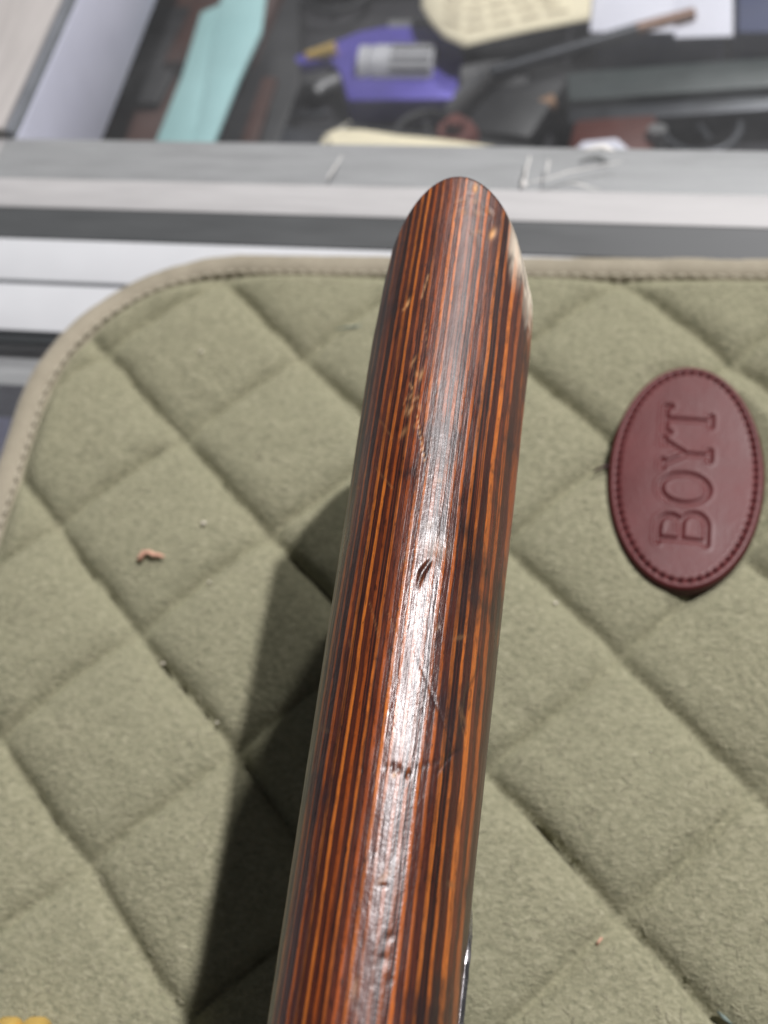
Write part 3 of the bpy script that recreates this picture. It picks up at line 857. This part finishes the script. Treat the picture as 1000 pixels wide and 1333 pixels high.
dent(2.4, -99.6, 0.3, 0.45, 0.10, 0, 0, 0, 0.8)
for i in range(10): dent(6.0+i*0.45, -97.6+i*0.35+random.uniform(-.3, .3), 0.3, 0.45, 0.08, 0.6, 0, 0.55)
# long scratch and the crack it runs into
for i in range(46):
    u = i/45; dent(3.2+7.2*u**1.05, -79.0-14.0*u, 0.11, 0.5, 0.11*(0.5+0.5*math.sin(u*9)**2), 0.47, 0, 0.6)
for i in range(16):
    u = i/15; dent(10.6-2.0*u+random.uniform(-.15, .15), -93.3-4.2*u, 0.22, 0.5, 0.09, -0.45, 0, 0.6)
for i in range(30):
    u = i/29; dent(12.7-1.8*u+0.25*math.sin(9*u), -76.0-14*u, 0.24, 0.6, 0.06, 0.12, 0, 0.65)
dent(2.8, -115.8, 0.6, 0.26, 0.22, 0.1, 0, 0.7)                          # small pit
for i in range(10): dent(4.0+random.uniform(-1.3, 1.3), -125+random.uniform(-5, 3.5), random.uniform(.25, .7), random.uniform(.4, 1.3), random.uniform(.03, .09), random.uniform(-.6, .6), 0, random.uniform(0, .4), 0, 0.01)
for i in range(16): dent(-3.0+random.uniform(-1.4, 1.8), -28+random.uniform(-6, 7), random.uniform(.12, .4), random.uniform(.5, 1.6), random.uniform(.02, .08), random.uniform(-.4, .4), 0, 0, random.uniform(.2, .55))
for i in range(30): u = i/29; dent(-1.7+2.4*u, -34.3-9.4*u, 0.11, 0.45, 0.06, 0.25, 0, 0, 0.65)
# chips at the tip
dent(3.6, 22.4, 0.45, 1.5, 0.18, 0, 0, 0, 0.9); dent(6.8, 17.4, 0.7, 1.0, 0.20, 0.3, 0, 0.25, 0.2, 0.03)
dent(7.9, 11.9, 0.5, 1.7, 0.24, -0.2, 0, 0, 0.95); dent(-6.9, -7.2, 0.4, 1.1, 0.18, -0.2, 0, 0, 0.9); dent(-7.6, -8.2, 0.3, .5, 0.12, 0, 0, 0, .6)
for i in range(10): u = i/9; dent(-3.4-0.7*u, -1.5-5.2*u, 0.16, 0.5, 0.08, -0.15, 0, 0, 0.55)
for i in range(12): dent(random.uniform(.2, 5.5), random.uniform(8, 22), random.uniform(.4, 1.0), random.uniform(.5, 1.4), random.uniform(.02, .06), random.uniform(-.8, .8), 0, random.uniform(0, .3), random.uniform(0, .25), 0.01)
dent(8.7, -55.0, 1.3, 3.0, 0.03, 0.2, 0, 0.75); dent(10.4, -60.0, 0.8, 3.4, 0.02, 0.1, 0, 0.7); dent(7.6, -50.0, 0.9, 1.8, 0.02, -0.3, 0, 0.6)
for i in range(46): dent(random.uniform(-14, 14), random.uniform(-138, 18), random.uniform(.15, .6), random.uniform(.8, 3.4), 0.0, random.uniform(-.15, .15), 0, random.uniform(.35, .8))
# random small handling marks
for i in range(85):
    dent(random.uniform(-14, 15), random.uniform(-140, 20), random.uniform(.12, .6), random.uniform(.3, 1.6), random.uniform(.01, .05), random.uniform(-.9, .9), 0, random.choice([0, 0, .4, .6]), random.choice([0, 0, 0, .25]))
for i in range(9):
    a0 = random.uniform(-.7, .7); x0, y0 = random.uniform(-10, 12), random.uniform(-130, 5)
    for k in range(14): dent(x0+math.sin(a0)*k*.5, y0-math.cos(a0)*k*.5, 0.09, 0.4, 0.03, a0, 0, 0.0, 0.22)
# dark grime collected on the rim of the nose, worn facet paled with its lamp reflection painted in
nose_d = np.abs(implicit(SX, SZ, YY))
ell = np.sqrt((SX/15.0)**2+(np.maximum(YY-(YT-22.0), 0)/22.0)**2)
dark = np.maximum(dark, 0.8*np.exp(-((ell-1.0)/0.030)**2)*(SN > 0.2)*(YY > YT-18)*np.where(SX > 9, 0.7, 1))
onfac = ((SX+0.62*SZ-20.55-np.maximum(11-YY, 0)*0.030) > -0.12)*(SN > 0.1)*(SX > 8)
wear = np.maximum(wear, 0*onfac*np.clip(0.62+0.9*vnoise(SX*1.3, YY*0.5, 51)+0.6*vnoise(SX*4, YY*1.5, 52), 0, 0.85)*np.clip((YY-2)/7, 0, 1))
off_ = np.clip((1-np.sqrt((SX/AX)**2+(SZ/BZ)**2)-0.006)/0.014, 0, 1)*(SX > 10.0)*(SN > -0.05)
pale = off_*np.clip((YY+6)/8, 0, 1)*np.clip(1.15+0.3*vnoise(SX*1.6, YY*0.20, 51)+0.6*vnoise(SX*5, YY*0.5, 52)-1.0*np.clip((14-YY)/15, 0, 1.3), 0, 0.95)
SX2 = RR*CT; SZ2 = ZC+RR*SN
V = np.stack([SX2, YY, SZ2], -1).reshape(-1, 3)/1000
Q = grid_quads(len(yy), len(th), True)[:, ::-1]
bme = mesh_np('body', V, Q)
ca = bme.color_attributes.new('wear', 'FLOAT_COLOR', 'POINT')  # red: bare chips, green: dark marks, blue: worn facet with painted reflection
cc = np.zeros((len(V), 4), dtype=np.float32); cc[:, 0] = np.clip(wear, 0, 1).reshape(-1); cc[:, 1] = np.clip(dark, 0, 1).reshape(-1); cc[:, 2] = np.clip(pale, 0, 1).reshape(-1); cc[:, 3] = 1
ca.data.foreach_set('color', cc.ravel())
body = link_obj('wooden_body', bme, WOOD, stock)
# end faces
nt_ = len(th)
for nm, row, rev in (('tip_face', len(yy)-1, False), ('butt_face', 0, True)):
    ring = V[row*nt_:(row+1)*nt_]
    me = bpy.data.meshes.new(nm)
    c = ring.mean(0)
    fcs = [(nt_, i, (i+1) % nt_) if rev else (nt_, (i+1) % nt_, i) for i in range(nt_)]
    me.from_pydata([tuple(q) for q in ring]+[tuple(c)], [], fcs); me.update()
    link_obj(nm, me, WOOD, stock, smooth=False)
# steel plate let into the right flank
pv = []
yk = np.concatenate([np.linspace(-180, -116, 40), np.linspace(-115.5, -111, 12)])
for y in yk:
    taper = min(1.0, max(0.0, (-111.0-y)/10.0))**0.6
    zt_ = -0.5-9*(1-taper); zb_ = -14+5*(1-taper)
    off = 0.25+0.35*taper
    for z, dx_ in ((zt_, -0.9), (zt_, 0.0), (zt_-0.5, off), (zb_+0.5, off), (zb_, 0.0), (zb_, -0.9)):
        xs0 = AX*(1-0.129*min(1.4, -y/132))*math.sqrt(max(0, 1-(z/BZ)**2))+0.12
        pv.append(((xs0+dx_+0.05*math.sin(y*1.7))/1000, y/1000, z/1000))
qp = grid_quads(len(yk), 6, True)[:, ::-1]
pm = mesh_np('steel_plate', np.array(pv), qp)
plate = link_obj('steel_plate', pm, STEEL, stock); shade_auto(plate)
plate['label'] = 'bright worn steel plate let into the wood'

# ------------------------------------------------------------------ crumbs on the mat
def surf(x, y):
    return float(fleece_height(np.array([[x]]), np.array([[y]]))[0, 0])
def crumb(name, label, cat, x, y, pts, rad, mat, group=None):
    me = tube_mesh(name, pts, rad, 8)
    for v in me.vertices:
        v.co += Vector((random.uniform(-1, 1), random.uniform(-1, 1), random.uniform(-1, 1)))*0.00018
    o = link_obj(name, me, mat); o.location = (x, y, surf(x, y)+0.0006)
    tag(o, label, cat, group); return o
crumb('wood_shaving', 'curled pinkish tan wood shaving lying on the mat near the shadow', 'shaving', -0.1159, 0.1280,
      [(-0.0036, -0.0012, 0.0003), (-0.0026, -0.0006, 0.0008), (-0.0018, 0.0010, 0.0012), (-0.0002, 0.0012, 0.0013), (0.0010, 0.0004, 0.0012), (0.0024, 0.0006, 0.0009), (0.0040, 0.0004, 0.0005)],
      [0.0003, 0.0008, 0.0008, 0.0006, 0.0007, 0.0006, 0.0002], CHIP)
crumb('wood_chip', 'tiny tan wood chip alone on the mat right of the stock', 'wood chip', 0.0111, 0.0449,
      [(-0.0004, -0.0009, 0), (-0.0001, 0, 0.0004), (0.0005, 0.0008, 0.0003)], [0.0002, 0.0004, 0.0002], CHIP)
for (x, y), lb, s_ in (((-0.1035, 0.1402), 'cream lint speck beside the wood shaving, largest of the specks', 1.0),
                   ((-0.0983, 0.1230), 'tiny white lint speck near the edge of the soft shadow', 0.55),
                   ((-0.1067, 0.0999), 'white lint speck lying on a diagonal seam of the mat', 0.7),
                   ((-0.1185, 0.1996), 'pale lint speck near the rounded corner of the mat', 0.75),
                   ((-0.0879, 0.0851), 'small white lint fleck just outside the dark shadow', 0.5),
                   ((-0.0049, 0.1269), 'small cream lint speck between the stock and the leather patch', 0.6)):
    crumb('lint_speck', lb, 'lint', x, y, [(-0.0007*s_, -0.0003*s_, 0), (0, 0, 0.0003), (0.0007*s_, 0.0002*s_, 0.0001)], [0.0003*s_, 0.0007*s_, 0.0003*s_], LINT, 'lint specks on the mat')
crumb('thread_scrap', 'short pale blue thread on the mat near its top binding', 'thread', -0.0745, 0.2134,
      [(-0.004, -0.0006, 0), (-0.001, 0, 0.0003), (0.002, 0.0006, 0.0003), (0.004, 0.0014, 0.0001)], [0.0002, 0.00035, 0.00035, 0.0002], BLUETHREAD)
crumb('thread_scrap', 'short blue thread in a seam of the mat below the leather patch', 'thread', 0.0382, 0.0326,
      [(-0.0015, 0.0012, 0), (0, 0, 0.0003), (0.0016, -0.0010, 0.0001)], [0.0002, 0.0003, 0.0002], BLUETHREAD)
# brass cartridge case peeping in
bc = empty('brass_cartridge_case', (-0.1122, 0.0060, surf(-0.1122, 0.0060)), 0.12)
tag(bc, 'polished brass cartridge case lying at the mat corner', 'cartridge case')
tube('case_rim', [(-0.0058, 0, 0.0049), (-0.0055, 0, 0.0049), (-0.0049, 0, 0.0049), (-0.0022, 0, 0.0049), (-0.0014, 0, 0.0049), (-0.0010, 0, 0.0049)], [0.0034, 0.0044, 0.0049, 0.0049, 0.0045, 0.0038], BRASS, bc, 28)
tube('case_body', [(-0.0009, 0, 0.0049), (0.0001, 0, 0.0049), (0.0008, 0, 0.0049), (0.0016, 0, 0.0049), (0.0042, 0, 0.0049), (0.0052, 0, 0.0049), (0.0058, 0, 0.0049)], [0.0036, 0.0038, 0.0046, 0.0050, 0.0050, 0.0044, 0.0032], BRASS, bc, 28)

# loose pale fibres caught in the nap of the mat
NF = 2600
fx = rng.uniform(-0.17, 0.06, NF); fy = rng.uniform(0.0, 0.238, NF)
V = []; F = []
for x, y in zip(fx, fy):
    lx_, ly_ = (np.array([x, y])-CEN)@ex, (np.array([x, y])-CEN)@ey
    if rr_sdf(lx_, ly_) > -0.012: continue
    if ((x-PWORLD[0])/PA)**2+((y-PWORLD[1])/PB)**2 < 1.15: continue
    a = rng.uniform(0, 6.28); ln = rng.uniform(0.0006, 0.0026); bend = rng.uniform(-1.2, 1.2); r0 = rng.uniform(0.00003, 0.00008)
    px_, py_ = lx_, ly_; base = len(V)
    for k in range(4):
        zz = surf(x+(px_-lx_)*ex[0]+(py_-ly_)*ey[0], y+(px_-lx_)*ex[1]+(py_-ly_)*ey[1])+0.0035+0.00025+0.0003*math.sin(k)
        nx_, ny_ = -math.sin(a), math.cos(a)
        V += [(px_+nx_*r0, py_+ny_*r0, zz), (px_-nx_*r0, py_-ny_*r0, zz), (px_, py_, zz+1.6*r0)]
        px_ += math.cos(a)*ln/3; py_ += math.sin(a)*ln/3; a += bend/3
        if k:
            b0 = base+3*(k-1); b1 = base+3*k
            F += [(b0, b0+2, b1+2, b1), (b0+2, b0+1, b1+1, b1+2), (b0+1, b0, b1, b1+1)]
me = bpy.data.meshes.new('loose_fibres'); me.from_pydata(V, [], F); me.update()
lf = link_obj('loose_fibres', me, simple('pale_fibres', (176, 172, 150), 0.9, 0, 300, 0.25), mat_o)
lf['kind'] = 'stuff'
